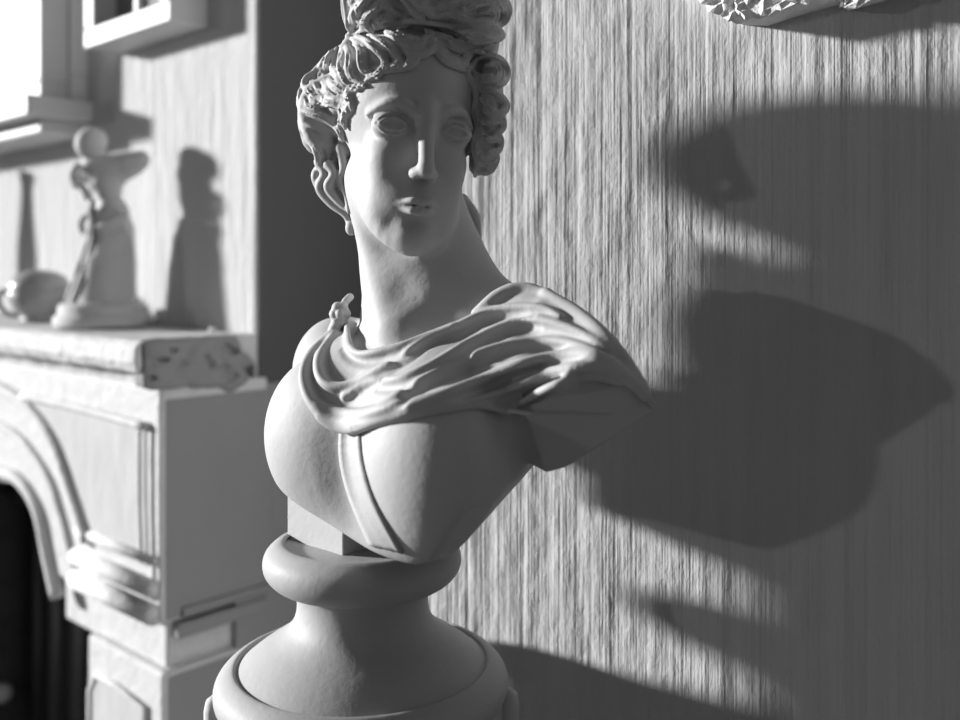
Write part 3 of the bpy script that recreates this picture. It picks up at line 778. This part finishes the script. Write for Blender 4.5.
ridges = [([(347, 322), (350, 345), (360, 354), (380, 351), (404, 345), (430, 335), (460, 324), (480, 314), (507, 307), (542, 307), (560, 316)], .0042, .004),
          ([(336, 332), (322, 350), (318, 366), (323, 380), (334, 386), (352, 384), (372, 373), (394, 360), (424, 342), (452, 328)], .0046, .006),
          ([(321, 404), (342, 411), (375, 410), (394, 396), (420, 380), (449, 366), (478, 353), (507, 344), (537, 340), (563, 341), (588, 348), (608, 362)], .0044, .006),
          ([(345, 396), (375, 381), (397, 379), (420, 370), (446, 356), (472, 340), (507, 323), (531, 318), (566, 326), (592, 338), (612, 354)], .0042, .005),
          ([(330, 334), (312, 352), (304, 372), (308, 394), (322, 413), (340, 421), (362, 419), (394, 408), (430, 399), (464, 387), (507, 369), (537, 359), (575, 353), (598, 356), (618, 367), (634, 384)], .0062, .007),
          ([(322, 418), (336, 427), (356, 428), (380, 420), (430, 408), (478, 398), (516, 387), (545, 373), (583, 366), (610, 371), (634, 384), (646, 397)], .0052, .006),
          ([(505, 410), (525, 399), (545, 389), (566, 381), (595, 377), (620, 384)], .0042, .003),
          ([(476, 312), (500, 294), (524, 288), (547, 293)], .007, .003), ([(547, 294), (570, 308), (596, 329), (622, 358), (638, 382), (645, 394)], .0075, .000),
          ([(356, 430), (400, 420), (430, 413), (478, 405), (506, 410), (532, 414)], .0036, .000)]
for p, r, o in ridges: fold(p, [r * .6, r * .9, r, r * .85, r * .5], o * .6 + .001, .0065)
for p, r, o in ridges[:6]:                               # hollows under the folds
    q = spline([np.array(x, float) for x in p], 4)[4:-4]
    tv = np.gradient(q, axis=0); nv = np.stack([-tv[:, 1], tv[:, 0]], 1); nv /= np.linalg.norm(nv, axis=1)[:, None]
    nv *= np.sign(nv[:, 1:2] + 1e-6) * np.where(np.abs(nv[:, 1:2]) < .35, 0, 1)
    g = np.array([D.hit(u, v) for u, v in q + nv * 8.5]); g[:, 2] += .0015
    for _ in range(3): g[1:-1] = .25 * g[:-2] + .5 * g[1:-1] + .25 * g[2:]
    keep = (q[:, 0] > 348) & (q[:, 0] < 540)
    g = g[keep]
    if len(g) < 4: continue
    t_ = np.sin(np.linspace(0, 1, len(g)) * math.pi) ** .5
    D.tube(g, .0042 * t_ + .0002, .006, 'cut')
# brooch gathering the cloth at the right shoulder
K = Vol(loc(340, 312, .0) - .05, loc(340, 312, .0) + .07, .0012)
bq = BODY.hit(347, 330, .004)
kw = bq[2]
for j in range(6):
    a = j * math.pi / 3
    K.ell(loc(340 + 5 * math.cos(a), 314 + 7 * math.sin(a), kw + .002), (.0062, .0066, .008), None, .001)
K.ell(loc(340, 314, kw + .008), (.005, .006, .005), None, .0005)
K.tube(spline([loc(342, 308, kw - .003), loc(346, 301, kw - .008), loc(350, 297, kw - .016)], 5), .0042, .002)
K.tube(spline([loc(338, 322, kw), loc(334, 331, kw + .001)], 4), [.007] * 5, .002)
# ------------------------------------------------------------------ strap across the chest
def ribbon(c1, c2, th, nb=7):
    a = spline([np.array(p, float) for p in c1], 10); b = spline([np.array(p, float) for p in c2], 10)
    V = []; Fc = []; N = len(a)
    for i in range(N):
        row = []
        for j in range(nb):
            f = j / (nb - 1); uv = a[i] * (1 - f) + b[i] * f
            p = BODY.hit(*uv); n = BODY.normal(p)
            lift = th * (1.0 if j in (0, nb - 1) else (.45 if j in (2, nb - 3) else .85))
            row.append((p - n * .004, p + n * lift))
        V += [row[0][0]] + [x[1] for x in row] + [row[-1][0]]
    m = nb + 2
    for i in range(N - 1):
        for j in range(m): Fc.append((i*m+j, i*m+(j+1) % m, (i+1)*m+(j+1) % m, (i+1)*m+j))
    Fc += [tuple(range(m))[::-1], tuple(range((N-1)*m, N*m))]
    return np.array(V), Fc
# ------------------------------------------------------------------ put it together
ax = P(363, 541, 1.0); ax[2] = 0
ZP = Z(-.455)                                           # top of the pedestal
bust = empty('plaster_bust', (ax[0], ax[1], ZP), 'large pale plaster bust with curled topknot and draped cloak on a round socle', 'bust')
V_, F_ = BODY.surf(1); mesh('figure', toworld(V_), F_, M_BUST, bust)
V_, F_ = H.surf(1); mesh('hair', toworld(V_), F_, M_BUST, bust, label='piled up wavy hair with a topknot')
V_, F_ = D.surf(1); drap = mesh('cloak', toworld(V_), F_, M_BUST, bust, label='folded cloak slung across the chest and shoulder')
V_, F_ = K.surf(1); mesh('brooch', toworld(V_), F_, M_BUST, drap)
V_, F_ = ribbon([(341, 424), (340, 450), (344, 476), (353, 504), (371, 545)], [(361, 424), (362, 450), (367, 476), (379, 508), (404, 552)], .0028)
so = mesh('strap', toworld(V_), F_, M_BUST, bust)
bm = bmesh.new(); bm.from_mesh(so.data); bmesh.ops.recalc_face_normals(bm, faces=bm.faces[:]); bm.to_mesh(so.data); bm.free()
# block under the chest
q = P(343, 563, .955)
blk = MB().box((q[0] - .092, q[1], Z(-.300)), (q[0], q[1] + .085, Z(-.205))); blk.obj('support_block', M_BUST, bust, bevel=.0015)
so_p = [(.001, -.286), (.079, -.2875), (.0805, -.2835), (.085, -.2822), (.092, -.2850), (.1005, -.293), (.1035, -.303), (.1015, -.313), (.094, -.322), (.084, -.327), (.074, -.329), (.0715, -.332),
        (.069, -.340), (.0685, -.350), (.0705, -.361), (.0765, -.372), (.088, -.382), (.102, -.391), (.116, -.401), (.126, -.409), (.1300, -.4120), (.1310, -.4092), (.1345, -.4086), (.1415, -.4125),
        (.149, -.420), (.1525, -.429), (.1515, -.439), (.146, -.447), (.139, -.452), (.130, -.4545), (.001, -.4548)]
fine = spline([np.array([r, h, 0]) for r, h in so_p], 3)
MB().lathe([(max(.001, r), EYE + h - ZP) for r, h, _ in fine], np.array([ax[0], ax[1], ZP]), 120).obj('socle', M_SOCLE, bust, smooth=True)
# ------------------------------------------------------------------ pedestal
a = .113
ped = empty('square_pedestal', (ax[0], ax[1], 0), 'square pedestal with moulded corners under the bust', 'pedestal')
pb = MB().box((ax[0]-a+.014, ax[1]-a+.014, .10), (ax[0]+a-.014, ax[1]+a-.014, ZP - .06)); pb.obj('shaft', M_CAP, ped, bevel=.003)
MB().box((ax[0]-a-.03, ax[1]-a-.03, 0), (ax[0]+a+.03, ax[1]+a+.03, .10)).obj('base', M_CAP, ped, bevel=.012, seg=3)
MB().box((ax[0]-a+.004, ax[1]-a+.004, ZP - .062), (ax[0]+a-.004, ax[1]+a-.004, ZP - .0005)).obj('cap', M_CAP, ped, bevel=.004, seg=3)
for sx_ in (-1, 1):
    for sy_ in (-1, 1):
        cx_, cy_ = ax[0] + sx_ * (a - .004), ax[1] + sy_ * (a - .004)
        m_ = MB(); m_.tube([(cx_, cy_, ZP - .10), (cx_, cy_, ZP - .004), (cx_, cy_, ZP + .006), (cx_, cy_, ZP + .011)], [.010, .011, .009, .003], 12)
        m_.obj('corner_leaf', M_CAP, ped, smooth=True)
# ------------------------------------------------------------------ camera, daylight
cd = bpy.data.cameras.new('camera'); cam = bpy.data.objects.new('camera', cd); COL.objects.link(cam)
cam.location = (0, 0, EYE); cam.rotation_euler = (math.pi / 2, 0, math.asin(-FW[0]))
cd.sensor_width = 36; cd.lens = 36 * F / 960; cd.shift_y = (HY - 360) / 960; cd.clip_start = .05
cd.dof.use_dof = True; cd.dof.focus_distance = .97; cd.dof.aperture_fstop = (cd.lens / 1000) / .016
S.camera = cam
def sun(name, d, e, ang):
    l = bpy.data.lights.new(name, 'SUN'); l.energy = e; l.angle = math.radians(ang)
    o = bpy.data.objects.new(name, l); COL.objects.link(o)
    o.rotation_euler = Vector(d).to_track_quat('-Z', 'Y').to_euler(); o.location = Vector((-.7, .6, 1.3)) - 3 * Vector(d).normalized()
sun('window_sunlight', (1.73, 1, -.42), 7.9, 4.0)
sun('window_daylight', (.63, 1, -.05), .20, 1.2)
wd = bpy.data.worlds.new('room_light'); S.world = wd; wd.use_nodes = True
nt = wd.node_tree; bg = nt.nodes['Background']
tc = nt.nodes.new('ShaderNodeTexCoord'); sx = nt.nodes.new('ShaderNodeSeparateXYZ'); nt.links.new(tc.outputs['Generated'], sx.inputs[0])
mr = nt.nodes.new('ShaderNodeMapRange'); nt.links.new(sx.outputs['X'], mr.inputs['Value'])
mr.inputs['From Min'].default_value = -1; mr.inputs['From Max'].default_value = 1
mr.inputs['To Min'].default_value = .03; mr.inputs['To Max'].default_value = .13
nt.links.new(mr.outputs[0], bg.inputs['Strength']); bg.inputs['Color'].default_value = (1, 1, 1, 1)
S.view_settings.view_transform = 'Standard'; S.view_settings.look = 'None'; S.view_settings.gamma = 1
S.view_settings.exposure = 0; S.view_settings.use_curve_mapping = False
